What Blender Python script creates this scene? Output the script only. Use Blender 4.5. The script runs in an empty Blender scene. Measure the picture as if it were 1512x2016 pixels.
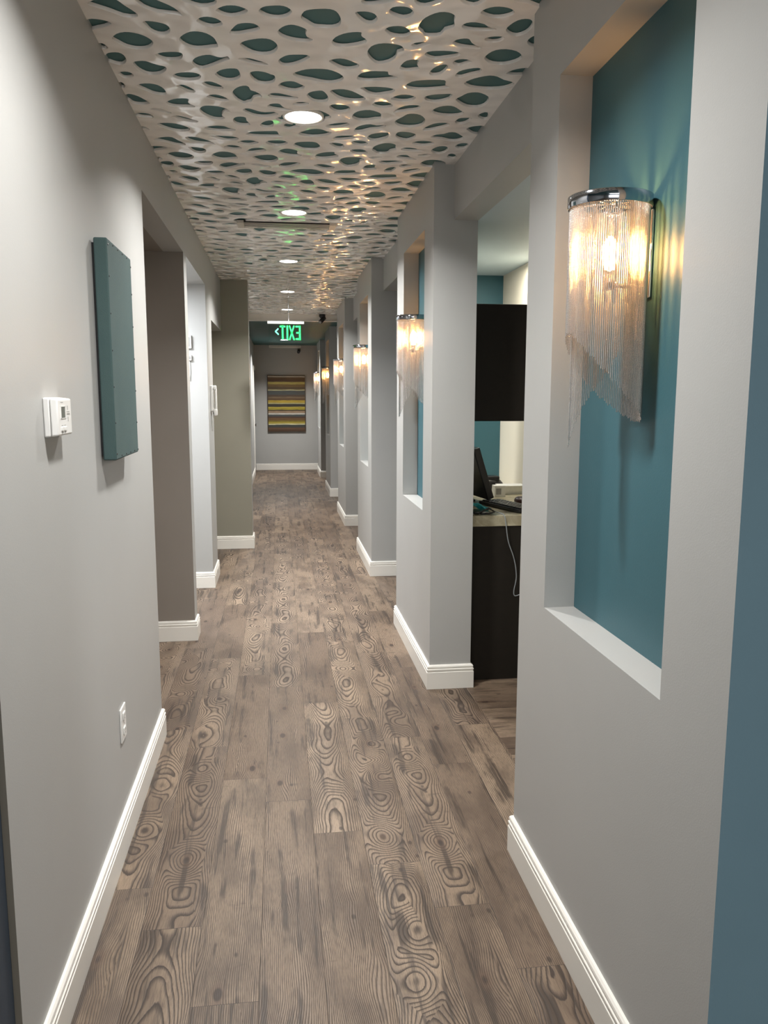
import bpy, bmesh, math, random
from mathutils import Vector, Matrix
from mathutils.geometry import delaunay_2d_cdt
random.seed(7)
SC = bpy.context.scene
COL = SC.collection

# ------------------------------------------------------------------ camera
F_PX, PITCH, YAW, ROLL, EYE = 1586.95, -0.1430, 0.1282, 0.0017, 1.6
cam_d = bpy.data.cameras.new('camera')
cam = bpy.data.objects.new('camera', cam_d); COL.objects.link(cam); SC.camera = cam
cam_d.sensor_fit = 'VERTICAL'; cam_d.sensor_height = 36.0
cam_d.lens = F_PX / 2016 * 36.0
cam_d.clip_start = 0.02; cam_d.clip_end = 60
_fw = Vector((math.sin(YAW)*math.cos(PITCH), math.cos(YAW)*math.cos(PITCH), math.sin(PITCH)))
_rt = Vector((math.cos(YAW), -math.sin(YAW), 0)); _up = _rt.cross(_fw)
_r2 = math.cos(ROLL)*_rt + math.sin(ROLL)*_up; _u2 = -math.sin(ROLL)*_rt + math.cos(ROLL)*_up
cam.matrix_world = Matrix(((_r2.x, _u2.x, -_fw.x, 0), (_r2.y, _u2.y, -_fw.y, 0), (_r2.z, _u2.z, -_fw.z, EYE), (0, 0, 0, 1)))

# ------------------------------------------------------------------ world, view, light levels
w = bpy.data.worlds.new('world'); SC.world = w; w.use_nodes = True
w.node_tree.nodes['Background'].inputs[0].default_value = (0.75, 0.85, 1, 1)
w.node_tree.nodes['Background'].inputs[1].default_value = 0.25
vs = SC.view_settings
vs.view_transform = 'Standard'; vs.look = 'None'; vs.gamma = 1; vs.use_curve_mapping = False
vs.exposure = 0.52
SC.cycles.use_denoising = True
SC.cycles.max_bounces = 8; SC.cycles.diffuse_bounces = 5; SC.cycles.glossy_bounces = 4
SC.cycles.sample_clamp_indirect = 6
SC.cycles.caustics_reflective = False
DOWN_W = 27.0; DOWN_COL = (1.0, 0.985, 0.955)
BULB_S = 250.0
def area(name, loc, size, power, col, rot=(0, 0, 0), shape='RECTANGLE', sy=None, parent=None, spread=None):
    l = bpy.data.lights.new(name, 'AREA'); l.energy = power; l.color = col; l.shape = shape; l.size = size
    if shape == 'RECTANGLE': l.size_y = sy or size
    if spread: l.spread = spread
    o = bpy.data.objects.new(name, l); COL.objects.link(o); o.location = loc; o.rotation_euler = rot
    if parent: o.parent = parent
    return o
area('lobby_ceiling_light', (0.5, -1.4, 2.72), 1.6, 32, (0.96, 0.98, 1.0), sy=1.2)
area('lobby_fill_light', (0.1, -3.1, 1.35), 2.6, 70, (0.95, 0.97, 1.0), rot=(math.radians(90), 0, math.radians(180)), sy=1.9)  # added fill behind the camera, no window modelled; brightens the ceiling screen
area('hallway_room_light', (-1.3, 6.05, 2.46), 0.6, 45, (0.93, 0.96, 1.0), sy=0.5)
area('dark_recess_light', (-1.7, 4.4, 2.46), 0.3, 6, (1.0, 0.95, 0.9))
area('third_recess_light', (-1.5, 7.9, 2.22), 0.3, 6, (1.0, 0.9, 0.75))
area('office_nook_light', (1.40, 5.25, 2.47), 0.4, 9, (1.0, 0.95, 0.84), sy=0.3)
area('office_entry_fill', (2.0, 2.8, 2.47), 0.5, 20, (0.95, 0.97, 1.0), sy=0.3)  # added fill, no fixture; lifts the nook ceiling by bounce

# ------------------------------------------------------------------ node helpers
def srgb(r, g, b):
    f = lambda c: (c/255/12.92) if c/255 <= 0.04045 else ((c/255+0.055)/1.055)**2.4
    return (f(r), f(g), f(b), 1)
class NT:
    def __init__(s, name):
        s.m = bpy.data.materials.new(name); s.m.use_nodes = True; s.t = s.m.node_tree
        s.b = s.t.nodes['Principled BSDF']
    def n(s, ty, **kw):
        o = s.t.nodes.new(ty)
        for k, v in kw.items(): setattr(o, k, v)
        return o
    def put(s, inp, v):
        if hasattr(v, 'is_output') or isinstance(v, bpy.types.NodeSocket): s.t.links.new(v, inp)
        else: inp.default_value = v
    def math(s, op, a, b=0.0, c=None, clamp=False):
        o = s.n('ShaderNodeMath', operation=op); o.use_clamp = clamp
        s.put(o.inputs[0], a); s.put(o.inputs[1], b)
        if c is not None: s.put(o.inputs[2], c)
        return o.outputs[0]
    def noise(s, vec, scale, detail=2, rough=0.5, dim='3D', dist=0.0):
        o = s.n('ShaderNodeTexNoise', noise_dimensions=dim)
        s.put(o.inputs['Vector'], vec); s.put(o.inputs['Scale'], scale)
        o.inputs['Detail'].default_value = detail; o.inputs['Roughness'].default_value = rough; o.inputs['Distortion'].default_value = dist
        return o.outputs['Fac']
    def comb(s, x, y, z=0.0):
        o = s.n('ShaderNodeCombineXYZ'); s.put(o.inputs[0], x); s.put(o.inputs[1], y); s.put(o.inputs[2], z); return o.outputs[0]
    def smooth(s, v, a, b, lo=0.0, hi=1.0):
        o = s.n('ShaderNodeMapRange', interpolation_type='SMOOTHSTEP')
        s.put(o.inputs['Value'], v); o.inputs['From Min'].default_value = a; o.inputs['From Max'].default_value = b
        o.inputs['To Min'].default_value = lo; o.inputs['To Max'].default_value = hi
        return o.outputs[0]
    def mix(s, f, a, b, blend='MIX'):
        o = s.n('ShaderNodeMix', data_type='RGBA', blend_type=blend)
        s.put(o.inputs[0], f); s.put(o.inputs[6], a); s.put(o.inputs[7], b); return o.outputs[2]
    def obj(s):
        return s.n('ShaderNodeTexCoord').outputs['Object']
    def xyz(s, v):
        o = s.n('ShaderNodeSeparateXYZ'); s.put(o.inputs[0], v); return o.outputs
    def bump(s, h, strength, dist=0.01):
        o = s.n('ShaderNodeBump'); o.inputs['Strength'].default_value = strength; o.inputs['Distance'].default_value = dist
        s.put(o.inputs['Height'], h); s.t.links.new(o.outputs[0], s.b.inputs['Normal'])
    def fin(s, col=None, rough=0.5, metal=0.0, spec=0.5):
        if col is not None: s.put(s.b.inputs['Base Color'], col)
        s.put(s.b.inputs['Roughness'], rough); s.b.inputs['Metallic'].default_value = metal
        s.b.inputs['Specular IOR Level'].default_value = spec
        return s.m
def plain(name, col, rough=0.5, metal=0.0, var=0.04, bump=0.0, scale=30, spec=0.5):
    t = NT(name); v = t.obj()
    n = t.noise(v, scale, 3)
    c = t.mix(t.smooth(n, 0.3, 0.7), tuple(x*(1-var) for x in col[:3]) + (1,), tuple(min(1, x*(1+var)) for x in col[:3]) + (1,))
    if bump: t.bump(t.noise(v, 260, 2), bump, 0.002)
    return t.fin(c, rough, metal, spec)
def emit(name, col, s):
    t = NT(name); t.b.inputs['Emission Color'].default_value = col; t.b.inputs['Emission Strength'].default_value = s
    return t.fin(col, 0.4)
WALL = plain('wall_paint', srgb(173, 173, 171), 0.42, var=0.012, bump=0.10, scale=3, spec=0.35)
TEAL = plain('teal_wall_paint', srgb(58, 98, 108), 0.45, var=0.02, bump=0.10, scale=3, spec=0.35)
TEALC = plain('teal_ceiling_paint', srgb(76, 112, 114), 0.55, var=0.02, scale=3, spec=0.25)
SLATE = plain('slate_blue_paint', srgb(116, 144, 156), 0.5, var=0.02, bump=0.08, scale=3, spec=0.3)
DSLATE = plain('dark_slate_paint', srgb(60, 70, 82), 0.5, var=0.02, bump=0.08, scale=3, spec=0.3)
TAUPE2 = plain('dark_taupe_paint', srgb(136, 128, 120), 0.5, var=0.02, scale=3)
NOOKC = plain('cool_white_ceiling_paint', srgb(186, 202, 210), 0.5, var=0.01, scale=3)
WALLDIM = plain('warm_dim_wall_paint', srgb(140, 137, 124), 0.45, var=0.02, scale=3)  # wall paint with warm dim light put into its colour, for one pier front
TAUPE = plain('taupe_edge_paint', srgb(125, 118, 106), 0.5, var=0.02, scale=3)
CREAM = plain('cream_wall_paint', srgb(222, 214, 196), 0.5, var=0.012, bump=0.08, scale=3)
TRIM = plain('white_trim_paint', srgb(232, 229, 222), 0.28, var=0.01, scale=5)
PLAS = plain('white_plastic', srgb(228, 227, 224), 0.32, var=0.01)
PLASG = plain('grey_plastic', srgb(150, 150, 148), 0.4)
DARK = plain('dark_brown_laminate', srgb(30, 26, 21), 0.6, var=0.05, spec=0.25)
BLACK = plain('black_plastic', srgb(20, 20, 22), 0.35)
BLKG = plain('black_glass', srgb(8, 9, 12), 0.12)
LCD = plain('lcd_glass', srgb(96, 98, 90), 0.2)
CHROME = plain('chrome', (0.86, 0.86, 0.88, 1), 0.05, metal=1, var=0.01)
BAND = plain('dark_polished_steel', (0.50, 0.52, 0.56, 1), 0.07, metal=1, var=0.01)
BEAD = plain('bead_chain_metal', (0.66, 0.63, 0.60, 1), 0.26, metal=0.8, var=0.02)
PAPER = plain('white_paper', srgb(235, 235, 232), 0.7)
CYAN = plain('cyan_cloth', srgb(60, 176, 186), 0.8, var=0.15, scale=60)
CABLE = plain('grey_cable', srgb(140, 146, 150), 0.5)
WOODD = plain('dark_door_wood', srgb(74, 62, 50), 0.45, var=0.12, scale=8)
STAIN = plain('reddish_plastic', srgb(50, 24, 22), 0.4)
VENTM = plain('vent_metal', srgb(196, 188, 176), 0.35)
SLOT = plain('vent_dark', srgb(24, 24, 24), 0.8)
LENS = emit('downlight_lens_glow', (1.0, 0.98, 0.96, 1), 7.0)
BULB = emit('bulb_glow', (1.0, 0.50, 0.16, 1), BULB_S)
GREEN = emit('exit_green_glow', (0.01, 1.0, 0.10, 1), 1.15)
GREEN2 = emit('exit_arrow_glow', (0.10, 0.9, 0.45, 1), 0.75)

def mat_canvas():
    t = NT('teal_canvas'); v = t.obj(); x = t.xyz(v)
    wv = t.noise(t.comb(x[0], t.math('MULTIPLY', x[1], 1), x[2]), 420, 2)
    c = t.mix(t.noise(v, 7, 3), srgb(52, 76, 78), srgb(68, 88, 86))
    c = t.mix(t.smooth(wv, 0.35, 0.7, 0, 0.25), c, srgb(60, 82, 80))
    t.bump(wv, 0.5, 0.002); return t.fin(c, 0.8)
CANVAS = mat_canvas()
def mat_acrylic():
    t = NT('clear_acrylic'); t.b.inputs['Transmission Weight'].default_value = 1.0; t.b.inputs['IOR'].default_value = 1.1
    return t.fin((0.86, 0.95, 0.92, 1), 0.05)
ACRYL = mat_acrylic()
def mat_painting():
    t = NT('striped_painting'); v = t.obj(); x = t.xyz(v)
    wob = t.math('MULTIPLY', t.math('SUBTRACT', t.noise(t.comb(t.math('MULTIPLY', x[0], 3.0), 0, t.math('MULTIPLY', x[2], 9)), 1, 3), 0.5), 0.02)
    z = t.math('ADD', t.math('DIVIDE', x[2], 1.19), wob)
    r = t.n('ShaderNodeValToRGB'); r.color_ramp.interpolation = 'CONSTANT'
    st = [(0, (74, 50, 34)), (.03, (96, 70, 52)), (.06, (66, 60, 54)), (.08, (52, 62, 64)), (.115, (206, 200, 160)), (.135, (168, 152, 60)), (.165, (120, 104, 30)), (.195, (104, 76, 42)), (.235, (74, 52, 40)),
          (.265, (60, 70, 72)), (.30, (196, 192, 182)), (.325, (150, 126, 100)), (.365, (56, 44, 28)), (.385, (160, 146, 40)), (.42, (176, 158, 62)), (.44, (40, 40, 30)), (.49, (178, 170, 120)), (.51, (176, 150, 44)),
          (.555, (88, 62, 34)), (.59, (112, 92, 66)), (.62, (74, 58, 44)), (.655, (64, 72, 72)), (.73, (190, 184, 140)), (.75, (84, 66, 30)), (.80, (120, 92, 40)), (.84, (186, 168, 84)), (.885, (92, 60, 26)), (.93, (114, 84, 52)), (.965, (214, 204, 190)), (.99, (120, 96, 70))]
    e = r.color_ramp.elements
    e[0].position = 0; e[0].color = srgb(*st[0][1]); e[1].position = st[1][0]; e[1].color = srgb(*st[1][1])
    for p, c in st[2:]:
        q = e.new(p); q.color = srgb(*c)
    t.put(r.inputs[0], z)
    n = t.noise(t.comb(t.math('MULTIPLY', x[0], 4), 0, t.math('MULTIPLY', x[2], 60)), 1.5, 4, 0.65)
    c = t.mix(t.smooth(n, 0.35, 0.7, 0, 0.45), r.outputs[0], srgb(60, 42, 20))
    return t.fin(c, 0.5)
PAINTM = mat_painting()
def mat_screen():
    t = NT('white_gloss_screen'); v = t.obj(); x = t.xyz(v)
    vv = t.comb(x[0], t.math('MULTIPLY', x[1], 1.0), 0)
    vo = t.n('ShaderNodeTexVoronoi', feature='SMOOTH_F1'); t.put(vo.inputs['Vector'], vv); vo.inputs['Scale'].default_value = 9.0; vo.inputs['Smoothness'].default_value = 0.35
    h = t.math('ADD', t.math('MULTIPLY', vo.outputs['Distance'], 1.0), t.math('MULTIPLY', t.noise(vv, 14, 1), 0.25))
    t.bump(h, 0.55, 0.02)
    return t.fin(srgb(250, 246, 242), 0.10, 0, 0.6)
SCREEN = mat_screen()
def mat_desk():
    t = NT('pale_desk_laminate'); v = t.obj()
    n = t.noise(v, 5, 5, 0.6, dist=1.5)
    c = t.mix(t.smooth(n, 0.35, 0.65), srgb(150, 142, 118), srgb(196, 188, 164))
    return t.fin(c, 0.22)
DESKM = mat_desk()

def mat_floor():
    t = NT('weathered_pine_plank')
    uv = t.n('ShaderNodeUVMap'); uv.uv_map = 'plank'; U = t.xyz(uv.outputs[0]); u, v = U[0], U[1]
    at = t.n('ShaderNodeAttribute'); at.attribute_name = 'plank_seed'; A = t.xyz(at.outputs['Vector']); seed, style, tone = A[0], A[1], A[2]
    sd = t.math('MULTIPLY', seed, 37.0)
    # cathedral field
    wob = t.math('SUBTRACT', t.noise(t.comb(t.math('MULTIPLY', v, 2.2), sd, 0), 1, 1), 0.5)
    uc = t.math('ADD', t.math('SUBTRACT', u, 0.09), t.math('MULTIPLY', wob, 0.10))
    par = t.math('MULTIPLY', t.math('MULTIPLY', uc, uc), 850.0)
    hill = t.math('MULTIPLY', t.math('SUBTRACT', t.noise(t.comb(t.math('MULTIPLY', v, 1.7), t.math('ADD', sd, 5.0), 0), 1, 1.2), 0.5), 24.0)
    n2 = t.math('MULTIPLY', t.math('SUBTRACT', t.noise(t.comb(t.math('MULTIPLY', u, 7), t.math('MULTIPLY', v, 4.0), sd), 1, 2), 0.5), 2.6)
    cath = t.math('ADD', t.math('ADD', par, hill), n2)
    # straight field
    n3 = t.math('MULTIPLY', t.math('SUBTRACT', t.noise(t.comb(t.math('MULTIPLY', u, 9), t.math('MULTIPLY', v, 1.5), t.math('ADD', sd, 2.0)), 1, 2), 0.5), 10.0)
    straight = t.math('ADD', t.math('MULTIPLY', u, 185.0), n3)
    fld = t.math('ADD', t.math('MULTIPLY', cath, style), t.math('MULTIPLY', straight, t.math('SUBTRACT', 1.0, style)))
    # knots
    def knots(sx, sy, off, thr, ax):
        vo = t.n('ShaderNodeTexVoronoi', feature='F1'); vo.inputs['Scale'].default_value = 1.0; vo.inputs['Randomness'].default_value = 0.8
        t.put(vo.inputs['Vector'], t.comb(t.math('MULTIPLY', u, sx), t.math('MULTIPLY', v, sy), t.math('ADD', sd, off)))
        d = vo.outputs['Distance']
        on = t.math('GREATER_THAN', t.xyz(vo.outputs['Color'])[0], thr)
        return d, on
    d1, on1 = knots(7.0, 3.4, 0.3, 0.40, 0)
    k1 = t.math('MULTIPLY', t.smooth(d1, 0.11, 0.065), on1)
    kb = t.math('MULTIPLY', t.math('MULTIPLY', t.smooth(d1, 0.62, 0.0), on1), t.math('ADD', 2.5, t.math('MULTIPLY', style, 7.0)))
    fld = t.math('ADD', fld, kb)
    d2, on2 = knots(16.0, 9.0, 9.3, 0.72, 0)
    k2 = t.math('MULTIPLY', t.smooth(d2, 0.16, 0.07), on2)
    fine = t.noise(t.comb(t.math('MULTIPLY', u, 420), t.math('MULTIPLY', v, 26), sd), 1, 3, 0.6)
    s = t.math('FRACT', t.math('ADD', fld, t.math('MULTIPLY', fine, 0.25)))
    # saw-tooth ring: sharp dark late-wood line, soft light early wood
    ln = t.math('MULTIPLY', t.smooth(s, 0.42, 0.90), t.smooth(s, 1.0, 0.93))
    big = t.noise(t.comb(t.math('MULTIPLY', u, 8), t.math('MULTIPLY', v, 3.0), t.math('ADD', sd, 7)), 1, 3, 0.55)
    dirt = t.noise(t.comb(t.math('MULTIPLY', u, 38), t.math('MULTIPLY', v, 1.5), t.math('ADD', sd, 11)), 1, 4, 0.62)
    base = t.mix(tone, srgb(110, 93, 78), srgb(144, 125, 105))
    base = t.mix(t.smooth(big, 0.38, 0.66, 0, 0.62), base, srgb(70, 56, 46))
    base = t.mix(t.smooth(fine, 0.42, 0.66, 0, 0.5), base, srgb(74, 60, 50))
    ls = t.math('ADD', 0.78, t.math('MULTIPLY', style, 0.16))
    col = t.mix(t.math('MULTIPLY', ln, ls), base, srgb(46, 35, 28))
    # dark streak bands
    st = t.math('MULTIPLY', t.smooth(dirt, 0.52, 0.62), t.smooth(big, 0.40, 0.52))
    col = t.mix(t.math('MULTIPLY', st, 0.8), col, srgb(50, 40, 33))
    crs = t.noise(t.comb(t.math('MULTIPLY', u, 5), t.math('MULTIPLY', v, 16), t.math('ADD', sd, 17)), 1, 3, 0.6)
    col = t.mix(t.smooth(crs, 0.66, 0.76, 0, 0.6), col, srgb(66, 54, 44))
    halo = t.math('MULTIPLY', t.math('MULTIPLY', t.smooth(d1, 0.22, 0.08), on1), 0.45)
    col = t.mix(halo, col, srgb(86, 66, 52))
    col = t.mix(t.math('MULTIPLY', k1, 0.85), col, srgb(42, 31, 26))
    col = t.mix(t.math('MULTIPLY', k2, 0.8), col, srgb(46, 35, 29))
    # joints
    eu = t.math('MINIMUM', u, t.math('SUBTRACT', 0.18, u)); ev = t.math('MINIMUM', v, t.math('SUBTRACT', 1.2825, v))
    e = t.smooth(t.math('MINIMUM', eu, ev), 0.0016, 0.0003)
    col = t.mix(t.math('MULTIPLY', e, 0.75), col, srgb(34, 27, 22))
    h = t.math('SUBTRACT', t.math('MULTIPLY', fine, 0.3), t.math('ADD', t.math('MULTIPLY', ln, 0.8), e))
    t.bump(h, 0.25, 0.002)
    return t.fin(col, t.math('ADD', 0.42, t.math('MULTIPLY', ln, 0.15)), 0, 0.4)
FLOORM = mat_floor()

# ------------------------------------------------------------------ mesh helpers
def box(bm, x0, x1, y0, y1, z0, z1, mi=0, bev=0.0, seg=2):
    vs_ = [bm.verts.new(p) for p in ((x0, y0, z0), (x1, y0, z0), (x1, y1, z0), (x0, y1, z0), (x0, y0, z1), (x1, y0, z1), (x1, y1, z1), (x0, y1, z1))]
    fs = [bm.faces.new([vs_[i] for i in q]) for q in ((3, 2, 1, 0), (4, 5, 6, 7), (0, 1, 5, 4), (1, 2, 6, 5), (2, 3, 7, 6), (3, 0, 4, 7))]
    for f in fs: f.material_index = mi
    if bev:
        es = list({e for f in fs for e in f.edges})
        r = bmesh.ops.bevel(bm, geom=es, offset=bev, segments=seg, profile=0.5, affect='EDGES')
        for f in r['faces']: f.material_index = mi; f.smooth = True
    return vs_
def lathe(bm, cx, cy, prof, n=32, mi=0, axis='z', caps=True):
    rings = []
    for r, h in prof:
        ring = []
        for k in range(n):
            a = 2*math.pi*k/n; c, s_ = r*math.cos(a), r*math.sin(a)
            p = {'z': (cx+c, cy+s_, h), 'x': (h, cx+c, cy+s_), 'y': (cx+c, h, cy-s_)}[axis]
            ring.append(bm.verts.new(p))
        rings.append(ring)
    for a, b in zip(rings, rings[1:]):
        for k in range(n):
            f = bm.faces.new((a[k], a[(k+1) % n], b[(k+1) % n], b[k])); f.smooth = True; f.material_index = mi
    if caps:
        for ring, rev in ((rings[0], True), (rings[-1], False)):
            f = bm.faces.new(list(reversed(ring)) if rev else ring); f.material_index = mi
def tube(bm, pts, r, n=8, mi=0):
    pts = [Vector(p) for p in pts]; prev = None
    rings = []
    for i, p in enumerate(pts):
        d = (pts[min(i+1, len(pts)-1)] - pts[max(i-1, 0)]).normalized()
        a = d.orthogonal().normalized() if prev is None else (prev - prev.dot(d)*d).normalized()
        prev = a; b = d.cross(a)
        rings.append([bm.verts.new(p + r*(math.cos(2*math.pi*k/n)*a + math.sin(2*math.pi*k/n)*b)) for k in range(n)])
    for a, b in zip(rings, rings[1:]):
        for k in range(n):
            f = bm.faces.new((a[k], a[(k+1) % n], b[(k+1) % n], b[k])); f.smooth = True; f.material_index = mi
    bm.faces.new(list(reversed(rings[0]))); bm.faces.new(rings[-1])
def obj(name, bm, mats, parent=None, origin=None, fixn=True):
    if fixn: bmesh.ops.recalc_face_normals(bm, faces=bm.faces)
    if origin is None and parent is not None: origin = parent.get('_o', (0, 0, 0))
    if parent is not None:
        q = parent; origin = Vector((0, 0, 0))
        while q is not None: origin += q.location; q = q.parent
    if origin is not None: bmesh.ops.translate(bm, verts=bm.verts, vec=-Vector(origin))
    me = bpy.data.meshes.new(name); bm.to_mesh(me); bm.free()
    for m in (mats if isinstance(mats, (list, tuple)) else [mats]): me.materials.append(m)
    o = bpy.data.objects.new(name, me); COL.objects.link(o)
    if parent is not None: o.parent = parent
    elif origin is not None: o.location = origin
    return o
def tag(o, label, cat, group=None, kind=None):
    o['label'] = label; o['category'] = cat
    if group: o['group'] = group
    if kind: o['kind'] = kind
    return o
def thing(name, label, cat, loc, group=None):
    o = bpy.data.objects.new(name, None); COL.objects.link(o); o.location = loc; o.empty_display_size = 0.1
    return tag(o, label, cat, group)
def struct(name, bm, mats, parent=None):
    o = obj(name, bm, mats, parent)
    if parent is None: o['kind'] = 'structure'
    return o
def NB(): return bmesh.new()
def part(name, parent, mat, *boxes, bev=0.0):
    bm = NB()
    for b in boxes: box(bm, *b, bev=bev)
    return obj(name, bm, mat, parent)

# ------------------------------------------------------------------ dimensions (metres)
XL, XR, XB, XH, XN = -0.5748, 0.7955, 1.0258, 0.8994, 0.8907
XP, XF = -0.3017, -0.520
ZH, ZHR, ZP, ZT = 2.479, 2.4905, 2.758, 2.672       # headers left, right; screen; far ceiling
ZC = 2.7705                                          # drywall behind the screen
YE, YT = 17.71, 11.93
N0, N1 = 0.958, 2.491
COLS = [(1.3007, 2.5805, 1.558, 2.325), (4.2054, 5.4921, 4.465, 5.209), (7.0402, 8.2990, 7.31, 8.05),
        (9.885, 11.2, 10.15, 10.90), (12.84, 14.16, 13.11, 13.86), (15.89, 17.18, 16.15, 16.90)]

# ------------------------------------------------------------------ floors
def plank_floor(name, x0, x1, y0, y1, along='y'):
    bm = NB(); uvl = bm.loops.layers.uv.new('plank'); at = bm.faces.layers.float_vector.new('plank_seed')
    L, W = 1.2825, 0.18
    ph = {-4: 2.522, -3: 2.303, -2: 1.97, -1: 3.044, 0: 2.786, 1: 2.562, 2: 2.303, 3: 2.003}
    known = {(-2, 0): .05, (-1, -1): .08, (0, -1): .05, (3, 0): .0, (3, 1): .1, (-2, -1): .1, (-4, -1): .1, (2, -1): .1,
             (0, 0): 1, (1, 0): .95, (1, -1): .95, (2, 0): 1, (2, 1): .9, (-3, 0): 1, (-4, 0): 1, (-3, 1): .9, (1, 1): .9, (0, 1): .1}
    rs = random.Random(11)
    if along == 'y': a0, a1, b0, b1 = x0, x1, y0, y1
    else: a0, a1, b0, b1 = y0, y1, x0, x1
    i = math.floor((a0-0.10)/W)
    while 0.10+i*W < a1:
        p0 = ph.get(i, rs.random()*L) if along == 'y' else rs.random()*L
        j = math.floor((b0-p0)/L)
        while p0+j*L < b1:
            ca, cb = 0.10+i*W, p0+j*L
            sa, ea, sb, eb = max(ca, a0), min(ca+W, a1), max(cb, b0), min(cb+L, b1)
            if ea-sa > 1e-4 and eb-sb > 1e-4:
                cs = [(sa, sb), (ea, sb), (ea, eb), (sa, eb)]
                vv = [bm.verts.new((a, b, 0) if along == 'y' else (b, a, 0)) for a, b in cs]
                f = bm.faces.new(vv)
                r = rs.random
                style = known.get((i, j)) if along == 'y' else 0.1
                if style is None: style = 0.95 if r() < 0.5 else 0.08
                flip = r() < 0.5 and not (along == 'y' and (i, j) in known)
                f[at] = (rs.randint(0, 60)/60.0*3.0, style, r())
                for l, (a, b) in zip(f.loops, cs):
                    l[uvl].uv = ((ca+W-a), (cb+L-b)) if flip else (a-ca, b-cb)
            j += 1
        i += 1
    bmesh.ops.remove_doubles(bm, verts=bm.verts, dist=1e-6)
    for f in bm.faces:
        f.normal_update()
        if f.normal.z < 0: f.normal_flip()
    # thickness below
    box(bm, x0, x1, y0, y1, -0.05, -0.004)
    o = obj(name, bm, FLOORM, fixn=False); o['kind'] = 'structure'
    return o
plank_floor('floor', -2.6, 1.01, -3.2, YE+0.1)
plank_floor('floor', 1.01, 2.9, -3.2, YE+0.1, along='x')

# ------------------------------------------------------------------ ceilings
bm = NB(); box(bm, -2.6, 2.9, -3.2, YT, ZC, ZC+0.08); struct('ceiling', bm, TEALC)
bm = NB(); box(bm, -2.6, 2.9, YT+0.03, YE+0.1, ZT, ZT+0.2); struct('ceiling', bm, TEALC)
bm = NB(); box(bm, XF, XH, YT, YT+0.03, ZT-0.006, ZC, 0, 0.002); box(bm, XF, XH, YT-0.05, YT+0.034, ZT-0.014, ZT-0.006, 0, 0.001)
struct('trim_1', bm, TRIM)
bm = NB(); box(bm, XB, 2.9, 2.0, YE+0.1, ZHR, ZHR+0.04); struct('ceiling', bm, NOOKC)         # rooms on the right
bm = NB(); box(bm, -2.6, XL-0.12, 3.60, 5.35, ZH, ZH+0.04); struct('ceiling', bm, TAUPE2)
bm = NB(); box(bm, -2.6, XL-0.12, 5.35, 7.0, ZH, ZH+0.04); struct('ceiling', bm, WALL)
bm = NB(); box(bm, -2.6, XL-0.12, 7.0, 8.6, 2.25, 2.29); struct('ceiling', bm, WALL)

# ------------------------------------------------------------------ right wall: piers with niches, headers
def pier(y0, y1, n0, n1, front=0):
    bm = NB(); zt = ZC
    x0, x1 = XR, XB
    def quad(pts, mi=0):
        f = bm.faces.new([bm.verts.new(p) for p in pts]); f.material_index = mi
    ys = [y0, n0, n1, y1]; zs = [0, N0, N1, zt]
    for a in range(3):
        for b in range(3):
            if a == 1 and b == 1: continue
            quad([(x0, ys[a], zs[b]), (x0, ys[a], zs[b+1]), (x0, ys[a+1], zs[b+1]), (x0, ys[a+1], zs[b])])
    quad([(x0, n0, N0), (x0, n1, N0), (XN, n1, N0), (XN, n0, N0)])
    quad([(x0, n0, N1), (XN, n0, N1), (XN, n1, N1), (x0, n1, N1)])
    quad([(x0, n0, N0), (XN, n0, N0), (XN, n0, N1), (x0, n0, N1)])
    quad([(x0, n1, N0), (x0, n1, N1), (XN, n1, N1), (XN, n1, N0)])
    quad([(XN, n0, N0), (XN, n1, N0), (XN, n1, N1), (XN, n0, N1)], 1)
    quad([(x0, y0, 0), (x1, y0, 0), (x1, y0, zt), (x0, y0, zt)], front)
    quad([(x0, y1, 0), (x0, y1, zt), (x1, y1, zt), (x1, y1, 0)])
    quad([(x1, y0, 0), (x1, y1, 0), (x1, y1, zt), (x1, y0, zt)])
    quad([(x0, y0, zt), (x1, y0, zt), (x1, y1, zt), (x0, y1, zt)])
    bmesh.ops.remove_doubles(bm, verts=bm.verts, dist=1e-6)
    return struct('wall_right', bm, [WALL, TEAL, SLATE])
for i, c in enumerate(COLS): pier(*c, front=2 if i == 0 else 0)
ends = [c[1] for c in COLS]; starts = [c[0] for c in COLS[1:]] + [YE]
for a, b in zip(ends, starts):
    bm = NB(); box(bm, XH, XB, a, b, ZHR, ZC); struct('wall_right', bm, WALL)
# the near wall carries on to the right as a slate-blue wall facing the lobby
bm = NB(); box(bm, XB, 2.9, 1.3007, 1.42, 0, ZC); struct('wall_right', bm, SLATE)
bm = NB(); box(bm, 2.75, 2.9, 1.42, YE, 0, ZHR); struct('wall_outer_right', bm, WALL)

# nook behind the desk
bm = NB(); box(bm, 1.6776, 1.80, 2.9, 6.17, 0, ZHR); struct('wall_nook_side', bm, CREAM)
bm = NB(); box(bm, XB, 1.6776, 6.05, 6.17, 0, ZHR); struct('wall_nook_back', bm, TEAL)

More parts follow.
